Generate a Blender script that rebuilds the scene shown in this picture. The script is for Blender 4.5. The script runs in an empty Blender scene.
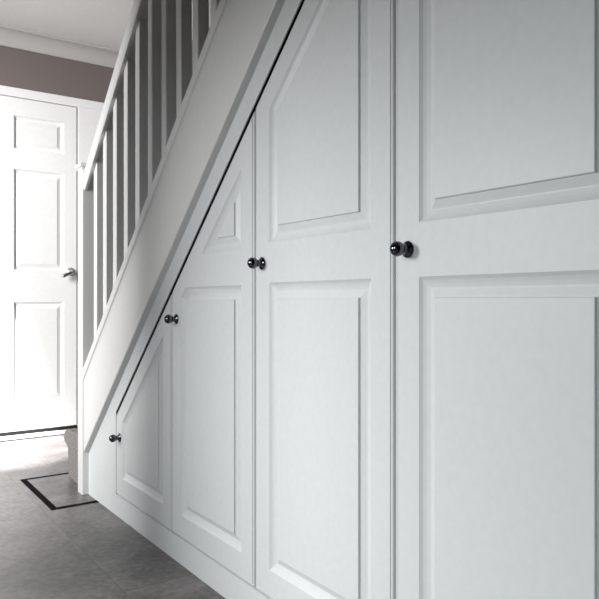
import bpy, bmesh, math, random
from mathutils import Vector, Matrix

S = bpy.context.scene
C = S.collection
M_ = 0.912                                   # stair pitch (rise over going)

# ------------------------------------------------------------------ materials
def new_mat(name):
    m = bpy.data.materials.new(name); m.use_nodes = True
    nt = m.node_tree; b = nt.nodes['Principled BSDF']
    return m, nt, b

def paint(name, col, rough=.4, spec=.5, grain=.02, bump=.02, scale=60):
    m, nt, b = new_mat(name)
    tc = nt.nodes.new('ShaderNodeTexCoord'); n = nt.nodes.new('ShaderNodeTexNoise')
    n.inputs['Scale'].default_value = scale; n.inputs['Detail'].default_value = 4
    nt.links.new(tc.outputs['Object'], n.inputs['Vector'])
    r = nt.nodes.new('ShaderNodeValToRGB')
    r.color_ramp.elements[0].position = .3; r.color_ramp.elements[1].position = .7
    r.color_ramp.elements[0].color = tuple(c*(1-grain) for c in col)+(1,)
    r.color_ramp.elements[1].color = tuple(min(1, c*(1+grain)) for c in col)+(1,)
    nt.links.new(n.outputs['Fac'], r.inputs['Fac']); nt.links.new(r.outputs['Color'], b.inputs['Base Color'])
    b.inputs['Roughness'].default_value = rough
    b.inputs['Specular IOR Level'].default_value = spec
    if bump:
        bp = nt.nodes.new('ShaderNodeBump'); bp.inputs['Strength'].default_value = bump; bp.inputs['Distance'].default_value = .002
        nt.links.new(n.outputs['Fac'], bp.inputs['Height']); nt.links.new(bp.outputs['Normal'], b.inputs['Normal'])
    return m

M = {}
M['satin'] = paint('white_satin_cupboard', (.69, .713, .716), .42, .35)
M['stair'] = paint('white_stair_paint', (.70, .70, .695), .42)
M['door'] = paint('white_door_paint', (.88, .88, .88), .4)
M['trim'] = paint('white_trim_paint', (.72, .715, .71), .45)
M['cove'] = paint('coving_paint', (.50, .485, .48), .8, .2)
M['ceil'] = paint('ceiling_emulsion', (.70, .69, .685), .9, .2)
M['taupe'] = paint('taupe_wall_emulsion', (.185, .155, .150), .9, .2)
M['deep'] = paint('dark_low_bounce_wall', (.07, .065, .065), .9, .2)  # unseen walls coloured dark to cut bounced light
M['low_bounce'] = paint('low_bounce_stairwell', (.15, .138, .135), .9, .2)  # darkened so the stairwell bounces less light onto the spindles
M['dark'] = paint('gap_shade_carcass', (.12, .12, .12), .8, .2)  # carcass coloured dark so the door gaps read as shade
M['black'] = paint('black_inlay_vinyl', (.005, .005, .006), .9, .05)
M['seal_and_gap'] = paint('black_seal_and_gap_shade', (.01, .01, .01), .6, .3)

m, nt, b = new_mat('chrome_dark_reflection')
b.inputs['Base Color'].default_value = (.11, .115, .13, 1); b.inputs['Metallic'].default_value = 1; b.inputs['Roughness'].default_value = .10  # chrome darkened: reflection of a dark room put into the colour
M['chrome'] = m
m, nt, b = new_mat('satin_nickel')
b.inputs['Base Color'].default_value = (.62, .62, .63, 1); b.inputs['Metallic'].default_value = 1; b.inputs['Roughness'].default_value = .25
M['nickel'] = m
# carpet
m, nt, b = new_mat('stair_carpet')
tc = nt.nodes.new('ShaderNodeTexCoord'); n = nt.nodes.new('ShaderNodeTexNoise'); n.inputs['Scale'].default_value = 170; n.inputs['Detail'].default_value = 5
r = nt.nodes.new('ShaderNodeValToRGB'); r.color_ramp.elements[0].position = .35; r.color_ramp.elements[1].position = .65
r.color_ramp.elements[0].color = (.11, .099, .095, 1); r.color_ramp.elements[1].color = (.31, .287, .275, 1)
bp = nt.nodes.new('ShaderNodeBump'); bp.inputs['Strength'].default_value = .9; bp.inputs['Distance'].default_value = .006
nt.links.new(tc.outputs['Object'], n.inputs['Vector']); nt.links.new(n.outputs['Fac'], r.inputs['Fac']); nt.links.new(r.outputs['Color'], b.inputs['Base Color'])
nt.links.new(n.outputs['Fac'], bp.inputs['Height']); nt.links.new(bp.outputs['Normal'], b.inputs['Normal']); b.inputs['Roughness'].default_value = .95
M['carpet'] = m

# slate floor tiles, 0.45 m, half-staggered
m, nt, b = new_mat('grey_slate_tile')
def math_(op, a, bb=None):
    nd = nt.nodes.new('ShaderNodeMath'); nd.operation = op
    for i, v in enumerate((a, bb)):
        if v is None: continue
        if isinstance(v, (int, float)): nd.inputs[i].default_value = v
        else: nt.links.new(v, nd.inputs[i])
    return nd.outputs[0]
tc = nt.nodes.new('ShaderNodeTexCoord'); sx = nt.nodes.new('ShaderNodeSeparateXYZ'); nt.links.new(tc.outputs['Object'], sx.inputs[0])
W = .45
xs = math_('DIVIDE', math_('ADD', sx.outputs[0], .205 + 10*W), W)
row = math_('FLOOR', xs); fx = math_('FRACT', xs)
off = math_('MULTIPLY', math_('MODULO', row, 2.), .225)
ys = math_('DIVIDE', math_('SUBTRACT', math_('ADD', sx.outputs[1], 10*W - 1.745), off), W)
fy = math_('FRACT', ys); col = math_('FLOOR', ys)
def near(f): return math_('MINIMUM', f, math_('SUBTRACT', 1., f))
dist = math_('MINIMUM', near(fx), near(fy))
line = math_('LESS_THAN', dist, .0026)
cv = nt.nodes.new('ShaderNodeCombineXYZ'); nt.links.new(row, cv.inputs[0]); nt.links.new(col, cv.inputs[1])
wn = nt.nodes.new('ShaderNodeTexWhiteNoise'); nt.links.new(cv.outputs[0], wn.inputs['Vector'])
va = nt.nodes.new('ShaderNodeVectorMath'); va.operation = 'MULTIPLY_ADD'
va.inputs[1].default_value = (9, 9, 9); nt.links.new(wn.outputs['Color'], va.inputs[0]); nt.links.new(tc.outputs['Object'], va.inputs[2])
n1 = nt.nodes.new('ShaderNodeTexNoise'); n1.inputs['Scale'].default_value = 7.; n1.inputs['Detail'].default_value = 9; n1.inputs['Roughness'].default_value = .68; n1.inputs['Distortion'].default_value = .6
nt.links.new(va.outputs[0], n1.inputs['Vector'])
n2 = nt.nodes.new('ShaderNodeTexNoise'); n2.inputs['Scale'].default_value = 55.; n2.inputs['Detail'].default_value = 5
nt.links.new(va.outputs[0], n2.inputs['Vector'])
mixv = math_('ADD', math_('MULTIPLY', n1.outputs['Fac'], .6), math_('MULTIPLY', n2.outputs['Fac'], .4))
r = nt.nodes.new('ShaderNodeValToRGB'); r.color_ramp.elements[0].position = .36; r.color_ramp.elements[1].position = .65
r.color_ramp.elements[0].color = (.050, .047, .0465, 1); r.color_ramp.elements[1].color = (.195, .182, .178, 1)
nt.links.new(mixv, r.inputs['Fac'])
mx = nt.nodes.new('ShaderNodeMix'); mx.data_type = 'RGBA'
nt.links.new(line, mx.inputs['Factor']); nt.links.new(r.outputs['Color'], mx.inputs['A']); mx.inputs['B'].default_value = (.05, .048, .048, 1)
nt.links.new(mx.outputs['Result'], b.inputs['Base Color'])
b.inputs['Roughness'].default_value = .36; b.inputs['Specular IOR Level'].default_value = .5
bp = nt.nodes.new('ShaderNodeBump'); bp.inputs['Strength'].default_value = .22; bp.inputs['Distance'].default_value = .003
nt.links.new(mixv, bp.inputs['Height']); nt.links.new(bp.outputs['Normal'], b.inputs['Normal'])
M['floor'] = m

# ------------------------------------------------------------------ mesh helpers
def obj(name, bm, mat, parent=None, smooth=False):
    bmesh.ops.remove_doubles(bm, verts=bm.verts, dist=1e-6)
    bmesh.ops.recalc_face_normals(bm, faces=bm.faces)
    me = bpy.data.meshes.new(name); bm.to_mesh(me); bm.free()
    o = bpy.data.objects.new(name, me); C.objects.link(o); me.materials.append(mat)
    if smooth:
        for p in me.polygons: p.use_smooth = True
    if parent is not None:
        o.parent = parent
        o.matrix_parent_inverse = Matrix.Translation(-parent_loc(parent))
    return o

def parent_loc(o):
    v = Vector(o.location); p = o.parent
    if p is None: return v
    return v if o.type != 'EMPTY' and o.parent and o.get('_w') is None else v

def struct(name, bm, mat):
    o = obj(name, bm, mat); o['kind'] = 'structure'; return o

def box(bm, x0, x1, y0, y1, z0, z1, bev=0., seg=2):
    vs = [bm.verts.new((x, y, z)) for x in (x0, x1) for y in (y0, y1) for z in (z0, z1)]
    q = lambda *i: bm.faces.new([vs[k] for k in i])
    fs = [q(0, 1, 3, 2), q(4, 6, 7, 5), q(0, 4, 5, 1), q(2, 3, 7, 6), q(0, 2, 6, 4), q(1, 5, 7, 3)]
    if bev:
        es = list({e for f in fs for e in f.edges})
        bmesh.ops.bevel(bm, geom=es, offset=bev, segments=seg, affect='EDGES', profile=.5)

def prism_x(bm, poly, x0, x1, bev=0., seg=2):
    """polygon in (y, z) extruded along x"""
    a = [bm.verts.new((x0, y, z)) for y, z in poly]; c = [bm.verts.new((x1, y, z)) for y, z in poly]
    n = len(poly); fs = [bm.faces.new(a), bm.faces.new(c)]
    for i in range(n): fs.append(bm.faces.new((a[i], a[(i+1) % n], c[(i+1) % n], c[i])))
    if bev:
        es = list({e for f in fs for e in f.edges})
        bmesh.ops.bevel(bm, geom=es, offset=bev, segments=seg, affect='EDGES', profile=.5)

def loft(bm, rings, cap=True):
    R = [[bm.verts.new(p) for p in r] for r in rings]
    n = len(R[0])
    for a, c in zip(R, R[1:]):
        for i in range(n): bm.faces.new((a[i], a[(i+1) % n], c[(i+1) % n], c[i]))
    if cap: bm.faces.new(R[0]); bm.faces.new(R[-1])
    return R

def inset(poly, dd):
    """inset of a convex polygon (2-D) by dd on every side"""
    n = len(poly); A = sum(poly[i][0]*poly[(i+1) % n][1]-poly[(i+1) % n][0]*poly[i][1] for i in range(n))
    sg = 1 if A > 0 else -1; L = []
    for i in range(n):
        (x0, y0), (x1, y1) = poly[i], poly[(i+1) % n]
        dx, dy = x1-x0, y1-y0; l = math.hypot(dx, dy); nx, ny = -dy/l*sg, dx/l*sg
        L.append((x0+nx*dd, y0+ny*dd, dx, dy))
    out = []
    for i in range(n):
        ax, ay, adx, ady = L[i-1]; bx_, by_, bdx, bdy = L[i]
        den = adx*bdy-ady*bdx
        t = ((bx_-ax)*bdy-(by_-ay)*bdx)/den
        out.append((ax+adx*t, ay+ady*t))
    return out

def fill(bm, loops):
    es = []
    for lp in loops:
        for i in range(len(lp)):
            e = bm.edges.get((lp[i], lp[(i+1) % len(lp)])) or bm.edges.new((lp[i], lp[(i+1) % len(lp)]))
            es.append(e)
    bmesh.ops.triangle_fill(bm, edges=es, use_beauty=True, use_dissolve=False)

def panel_board(outline, panels, profile, edge, thick, place):
    """a moulded door: outline and panels are convex polygons in 2-D, depth d is measured into the board.
    edge: [(inset, depth)] from the outer rim to the face; profile the same from a panel's rim to its field"""
    bm = bmesh.new(); V = lambda poly, dd: [bm.verts.new(place(a, c, dd)) for a, c in poly]
    def skin(a, c):
        n = len(a)
        for i in range(n): bm.faces.new((a[i], a[(i+1) % n], c[(i+1) % n], c[i]))
    back = V(outline, thick); bm.faces.new(back)
    prev = back
    for ins, dd in edge:
        cur = V(inset(outline, ins) if ins else outline, dd); skin(prev, cur); prev = cur
    loops = [prev]
    for pn in panels:
        first = V(pn, 0.); loops.append(first); p = first
        for ins, dd in profile:
            cur = V(inset(pn, ins), dd); skin(p, cur); p = cur
        bm.faces.new(p)
    fill(bm, loops)
    return bm

def lathe(prof, axis_pt, direction, seg=28):
    """prof: (radius, distance along direction)"""
    bm = bmesh.new(); dv = Vector(direction).normalized()
    u = dv.orthogonal().normalized(); w = dv.cross(u); p0 = Vector(axis_pt)
    rings = [[p0+dv*h+(u*math.cos(2*math.pi*k/seg)+w*math.sin(2*math.pi*k/seg))*max(r_, 1e-4) for k in range(seg)] for r_, h in prof]
    loft(bm, rings); return bm

def thing(name, label, cat, loc, group=None):
    o = bpy.data.objects.new(name, None); C.objects.link(o); o.location = loc
    o.empty_display_size = .1
    o['label'] = label; o['category'] = cat
    if group: o['group'] = group
    return o

# ------------------------------------------------------------------ the setting
XL, XR, YB, YF, ZC = -1.25, .90, -1.30, 4.105, 2.33
bm = bmesh.new(); box(bm, XL-.10, XR, YB, YF+.1, -.05, 0); struct('floor', bm, M['floor'])

bm = bmesh.new()                                   # ceiling with the stairwell opening
box(bm, XL-.1, -.04, YB, YF, ZC, ZC+.2)
box(bm, -.04, XR, 2.92, YF, ZC, ZC+.2)
box(bm, -.04, XR, YB, -.35, ZC, ZC+.2)
struct('ceiling', bm, M['ceil'])
bm = bmesh.new(); box(bm, -.14, XR, -.45, 3.02, 4.7, 4.8); struct('ceiling_upper', bm, M['ceil'])

bm = bmesh.new(); box(bm, XR, XR+.1, YB, YF+.1, 0, 4.7); struct('wall_right', bm, M['low_bounce'])
bm = bmesh.new(); box(bm, -.14, XR, 2.92, 3.02, ZC+.2, 4.7); box(bm, -.14, XR, -.45, -.35, ZC+.2, 4.7)
box(bm, -.14, -.04, -.35, 2.92, ZC+.2, 4.7)
struct('wall_upper', bm, M['deep'])
bm = bmesh.new(); box(bm, XL-.1, XR+.1, YB-.1, YB, 0, ZC); struct('wall_back', bm, M['deep'])
bm = bmesh.new(); box(bm, 0, .1, YB, .402, 0, ZC); struct('wall_near', bm, M['low_bounce'])

# left wall: unseen openings by cupboards and front door, sized to shape the light
WO = [(-.35, 1.87, .0, 1.33), (2.27, 3.90, .0, 2.02)]
bm = bmesh.new()
yy = YB
for a, c, z0, z1 in WO:
    box(bm, XL-.1, XL, yy, a, 0, ZC); box(bm, XL-.1, XL, a, c, z1, ZC); yy = c
box(bm, XL-.1, XL, yy, YF, 0, ZC)
struct('wall_left', bm, M['deep'])

# far wall with the front door opening
DX0, DX1, DZ0, DZ1 = -.461, .365, .016, 1.956
FX0, FX1, FZ = DX0-.05, .86, 2.012
bm = bmesh.new()
box(bm, XL-.1, FX0, YF, YF+.1, 0, ZC); box(bm, FX1, XR, YF, YF+.1, 0, ZC); box(bm, FX0, FX1, YF, YF+.1, FZ, ZC)
struct('wall_far', bm, M['taupe'])

# coving along the far wall
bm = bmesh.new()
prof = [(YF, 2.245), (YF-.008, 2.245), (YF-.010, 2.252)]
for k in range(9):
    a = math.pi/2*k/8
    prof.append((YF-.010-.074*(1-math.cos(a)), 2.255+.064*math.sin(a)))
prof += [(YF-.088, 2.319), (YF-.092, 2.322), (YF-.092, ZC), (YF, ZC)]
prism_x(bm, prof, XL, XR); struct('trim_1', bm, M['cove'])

# door frame, head, jambs and mullion
bm = bmesh.new()
box(bm, FX0, FX1, YF-.02, YF+.09, DZ1+.004, FZ, .003)
box(bm, FX0, DX0-.003, YF-.02, YF+.09, 0, DZ1+.004, .003)
box(bm, DX1+.006, FX1, YF-.02, YF+.09, 0, DZ1+.004, .003)
struct('trim_2', bm, M['door'])

# threshold, dark strips painting side and front gap shade, and black weather seal
bm = bmesh.new(); box(bm, FX0-.03, FX1, 3.982, YF+.09, 0, .008, .003); struct('trim_3', bm, M['door'])
bm = bmesh.new(); box(bm, DX0, DX1, YF-.024, YF+.04, .008, .025); box(bm, FX0-.03, FX1, 3.977, 3.982, 0, .004); box(bm, DX1+.0005, DX1+.0055, YF-.012, YF+.03, .03, DZ1); struct('trim_4', bm, M['seal_and_gap'])

# front door, six moulded panels
cxm = (DX0+DX1)/2
pz = [(.195, .775), (.960, 1.543), (1.662, 1.852)]
pxs = [(cxm+.053, .288), (2*cxm-.288, cxm-.053)]
pans = [[(a, z0), (c, z0), (c, z1), (a, z1)] for a, c in pxs for z0, z1 in pz]
out = [(DX0, DZ0+.011), (DX1, DZ0+.011), (DX1, DZ1), (DX0, DZ1)]
prof = [(.003, .010), (.010, .016), (.017, .016), (.040, .004)]
bm = panel_board(out, pans, prof, [(0, .004), (.003, 0)], .044, lambda a, c, dd: (a, YF-.018+dd, c))
dr = struct('door_1', bm, M['door'])
# lever handle with a round rose, and the lock cylinder rose below
hx, hz, hy = .327, .957, YF-.018
bm = lathe([(.0, 0), (.025, 0), (.025, .007), (.022, .010), (.011, .012), (.010, .045), (.012, .050), (.012, .058), (.009, .062), (.0, .062)], (hx, hy, hz), (0, -1, 0), 24)
bm2 = lathe([(.0, 0), (.011, .001), (.0125, .02), (.012, .05), (.012, .070), (.008, .077), (0, .079)], (hx+.004, hy-.052, hz), (-1, 0, -.45), 16)
me = bpy.data.meshes.new('t'); bm2.to_mesh(me); bm2.free(); bm.from_mesh(me)
obj('door_handle', bm, M['nickel'], dr, True)
bm = bmesh.new(); box(bm, DX1-.004, DX1+.010, YF-.026, YF-.0185, .905, .945, .002); obj('latch_plate', bm, M['nickel'], dr)

# black inlay strip in the floor round the foot of the stairs
bm = bmesh.new()
bx0, bx1, by0, by1, w_ = -.178, .0, 2.574, 3.090, .024
zt = .0012
box(bm, bx0, bx0+w_, by0, by1, -.001, zt); box(bm, bx0+w_, bx1-.0, by0, by0+w_, -.001, zt); box(bm, bx0+w_, .9, by1-.016, by1, -.001, zt)
struct('trim_5', bm, M['black'])

# plinth board under the cupboards
bm = bmesh.new(); box(bm, 0, .018, .402, 2.3842, 0, .0765); struct('baseboard_right', bm, M['satin'])

# ------------------------------------------------------------------ staircase
st = thing('staircase', 'white painted staircase with closed string, spindles and newel post above the cupboards', 'staircase', (.4, 2.73, 0))
def part(name, bm, mat, parent=st, smooth=False):
    o = obj(name, bm, mat, None, smooth)
    o.parent = parent; o.matrix_parent_inverse = Matrix.Translation(-world_of(parent)); return o
def world_of(o):
    v = Vector(o.location)                     # only empties carry a location; mesh parts sit at the origin
    p = o.parent
    if p is not None: v = Vector((0, 0, 0))
    return v
def zq(q, y): return q-M_*y
YN = 2.699                                     # camera-side face of the newel
YT = -.30                                      # upper end of the flight
NX0, NX1 = -.026, .044
# newel post and cap
bm = bmesh.new(); box(bm, NX0, NX1, YN, YN+.061, 0, 1.318, .003)
nw = part('newel_post', bm, M['stair'])
bm = bmesh.new()
for z0, z1, e in ((1.316, 1.324, .004), (1.324, 1.340, .010)):
    box(bm, NX0-e, NX1+e, YN-e, YN+.061+e, z0, z1, .003)
part('newel_cap', bm, M['stair'], nw)

# sloped run helper: profile points (x, perpendicular offset above reference q) swept from the newel to the top
CS = math.cos(math.atan(M_)); SN = math.sin(math.atan(M_))
def sloped(bm, pts, y0=YN, y1=YT):
    """pts are (x, q): q is the height intercept; both ends cut vertically"""
    loft(bm, [[(x, y, zq(q, y)) for x, q in pts] for y in (y0, y1)])
# closed string: proud board with a splayed lower edge
bm = bmesh.new()
sloped(bm, [(.0, 2.632), (-.0185, 2.636), (-.0205, 2.640), (-.0205, 2.925), (.03, 2.925), (.03, 2.632)])
part('string_board', bm, M['stair'])
# base rail with a little cove below it
bm = bmesh.new()
sloped(bm, [(-.0205, 2.908), (-.0212, 2.912), (-.0215, 2.922), (-.0255, 2.926), (-.0262, 2.932), (-.0262, 2.964), (-.0225, 2.973), (.050, 2.973), (.052, 2.966), (.052, 2.925), (-.0205, 2.925)])
part('base_rail', bm, M['stair'])
# handrail: rounded top, grooved underside
bm = bmesh.new()
hp = [(-.006, 3.690), (-.017, 3.690), (-.021, 3.697), (-.023, 3.715), (-.023, 3.748), (-.019, 3.763), (-.008, 3.775), (.015, 3.779), (.038, 3.775), (.048, 3.763), (.052, 3.748), (.052, 3.715), (.050, 3.697), (.046, 3.690), (.035, 3.690), (.035, 3.700), (-.006, 3.700)]
sloped(bm, hp)
part('handrail', bm, M['stair'])
# spindles
SP, SW, sx_ = .1105, .0355, .0145
i = 0
while True:
    y = 2.61-SP*i
    if y < -.2: break
    bm = bmesh.new(); h = SW/2
    lo = [(sx_+a*h, y+c*h, zq(2.972, y+c*h)) for a, c in ((-1, -1), (1, -1), (1, 1), (-1, 1))]
    hi = [(p[0], p[1], zq(3.701, p[1])) for p in lo]
    loft(bm, [lo, hi])
    es = [e for e in bm.edges if abs(e.verts[0].co.x-e.verts[1].co.x) < 1e-6 and abs(e.verts[0].co.y-e.verts[1].co.y) < 1e-6]
    bmesh.ops.bevel(bm, geom=es, offset=.002, segments=1, affect='EDGES')
    part('spindle', bm, M['stair']); i += 1
# spandrel boarding below the string, flush with the cupboard doors
bm = bmesh.new()
qs, qg = 2.66, 2.553
YD = 2.3842
prism_x(bm, [(YN+.01, 0), (YN+.01, zq(qs, YN+.01)), (.402, zq(qs, .402)), (.402, zq(qg, .402)), (YD, zq(qg, YD)), (YD, 0)], 0, .003)
part('spandrel_panel', bm, M['satin'])
# carpeted flight, and the bottom step that sticks out past the newel
R_, G_ = .2, .2193
pts = [(2.772, .0)]
top = []
y = 2.75
for k in range(2, 14):
    z1 = R_*k
    top += [(y, z1-R_), (y, z1-.035), (y+.018, z1-.028), (y+.024, z1-.012), (y+.016, z1-.001), (y, z1)]
    y -= G_
poly = [(2.75, 0)] + top + [(y, R_*13), (y, zq(2.60, y)), ((2.60-.02)/M_, .02), ((2.60-.02)/M_, 0)]
bm = bmesh.new(); prism_x(bm, poly, .046, .885)
part('carpeted_flight', bm, M['carpet'])
poly = [(2.752, 0), (3.026, 0), (3.026, .138)]
for k in range(9):
    a = -math.pi*.5+math.pi*k/8
    poly.append((3.070+.034*math.cos(a), .170+.034*math.sin(a)))
poly += [(2.752, .204)]
bm = bmesh.new(); prism_x(bm, poly, .012, .885)
es = [e for e in bm.edges if all(abs(v.co.x-.012) < 1e-5 for v in e.verts) and not all(v.co.z < .001 for v in e.verts)]
bmesh.ops.bevel(bm, geom=es, offset=.008, segments=3, affect='EDGES')
part('bottom_step', bm, M['carpet'])

# ------------------------------------------------------------------ cupboards under the stairs
EY = [2.3835, 1.895, 1.405, .908, .406]
G = .0021
QD, QP = 2.5395, 2.463
ZB, ST = .0795, .066
cove = [(.0015, .0014), (.006, .0048), (.012, .0076), (.0195, .0098), (.0215, .0098), (.0340, .0045), (.0365, .0036), (.0372, -.0004), (.0385, -.0012)]
edge = [(0, .013), (.0006, .0045), (.0018, .0018), (.0042, .0005), (.0066, .0008), (.0078, .0034), (.0086, 0)]
labels = ['smallest white cupboard with a wedge-shaped door, lowest under the stairs next to the newel post',
          'white cupboard with a triangular upper panel, second from the newel post',
          'white cupboard with a tall slanted upper panel, between the triangular-panelled one and the largest one',
          'largest and nearest white cupboard, cut off by the right edge of the photo']
knobs = [(2.343, .291), (1.859, .731), (1.370, .877), (.872, .880)]
KPROF = [(.0, 0), (.0152, 0), (.0156, .0012), (.0148, .0026), (.0118, .0045), (.0090, .0068), (.0078, .0088), (.0076, .0105), (.0088, .0130)]
for k in range(13):
    a = math.pi*(.18+.82*k/12)
    KPROF.append((.0138*math.sin(a), .0258-.0138*math.cos(a)))
def sloped_top(yl, yr, zb, q): return [(yl, zb), (yr, zb), (yr, zq(q, yr)), (yl, zq(q, yl))]
for k in range(4):
    yl, yr = EY[k]-(G if k else .0001), EY[k+1]+G
    root = thing('understairs_cupboard', labels[k], 'cupboard', (.28, (yl+yr)/2, 0), 'cupboards under the stairs')
    # carcass: two gables, back, floor
    bm = bmesh.new(); t = .016; x0, x1 = .026, .50; qc = 2.50
    for a, c in ((yl-.0005, yl-t), (yr+t, yr+.0005)): prism_x(bm, sloped_top(a, c, .078, qc), x0, x1)
    prism_x(bm, sloped_top(yl-t, yr+t, .078, qc), x1-t, x1)
    box(bm, x0, x1-t, yr+t, yl-t, .078, .078+t)
    part('carcass', bm, M['dark'], root)
    # door with moulded panels
    pl, pr = yl-ST+.0, yr+ST-.004
    if k == 3: pl, pr = .844, .474
    low_t, up_b, low_b = .830, .926, .147
    if k == 0:
        pans = [[(pl, low_b), (pr, low_b), (pr, zq(QP, pr)), (pl, zq(QP, pl))]]
    elif k == 1:
        pans = [[(pl, low_b), (pr, low_b), (pr, low_t-.004), ((QP-low_t+.004)/M_, low_t-.004), (pl, zq(QP, pl))],
                [((QP-up_b+.008)/M_, up_b-.008), (pr, up_b-.008), (pr, zq(QP, pr))]]
    else:
        pans = [[(pl, low_b), (pr, low_b), (pr, low_t), (pl, low_t)],
                [(pl, up_b), (pr, up_b), (pr, zq(QP, pr)), (pl, zq(QP, pl))]]
    bm = panel_board(sloped_top(yl, yr, ZB, QD), pans, cove, edge, .021, lambda a, c, dd: (dd, a, c))
    d_ = part('door', bm, M['satin'], root)
    ky, kz = knobs[k]
    kn = part('knob', lathe(KPROF, (0, ky, kz), (-1, 0, 0), 32), M['chrome'], d_, True)
    kn['label'] = 'polished chrome knob with dark reflections in its colour'

# ------------------------------------------------------------------ light
def area(name, loc, target, sx, sy, power, col=(1, 1, 1)):
    l = bpy.data.lights.new(name, 'AREA'); l.shape = 'RECTANGLE'; l.size = sx; l.size_y = sy; l.energy = power; l.color = col
    o = bpy.data.objects.new(name, l); C.objects.link(o); o.location = loc
    o.rotation_euler = (Vector(target)-Vector(loc)).to_track_quat('-Z', 'Y').to_euler(); return o
area('daylight_by_front_door', (-2.3, 2.15, 1.65), (0, 3.8, 1.2), .9, 1.3, 165, (1, .995, .985))
area('daylight_opposite_cupboards', (-2.3, .75, 1.5), (0, .45, .75), .7, .9, 26, (.94, .98, 1))
l = bpy.data.lights.new('added_spot_by_front_door', 'SPOT'); l.energy = 1350; l.spot_size = math.radians(28); l.spot_blend = .4; l.shadow_soft_size = .04; l.color = (1, .96, .94)  # added spot without a known fixture, whitens the floor by the door
o = bpy.data.objects.new('added_spot_by_front_door', l); C.objects.link(o); o.location = (-.2, 3.81, 2.315)

w = bpy.data.worlds.new('World'); S.world = w; w.use_nodes = True
w.node_tree.nodes['Background'].inputs[0].default_value = (.95, .98, 1, 1)
w.node_tree.nodes['Background'].inputs[1].default_value = .13

# ------------------------------------------------------------------ camera and view
cam = bpy.data.cameras.new('Camera'); co = bpy.data.objects.new('Camera', cam); C.objects.link(co)
co.location = (-.85, 0, .78965); co.rotation_euler = (math.pi/2, 0, -math.atan(467/666))
cam.sensor_width = 36; cam.lens = 666/599*36; cam.clip_start = .02
S.camera = co
S.view_settings.view_transform = 'Standard'; S.view_settings.look = 'None'
S.view_settings.gamma = 1; S.view_settings.use_curve_mapping = False; S.view_settings.exposure = 0
S.cycles.max_bounces = 10; S.cycles.diffuse_bounces = 6
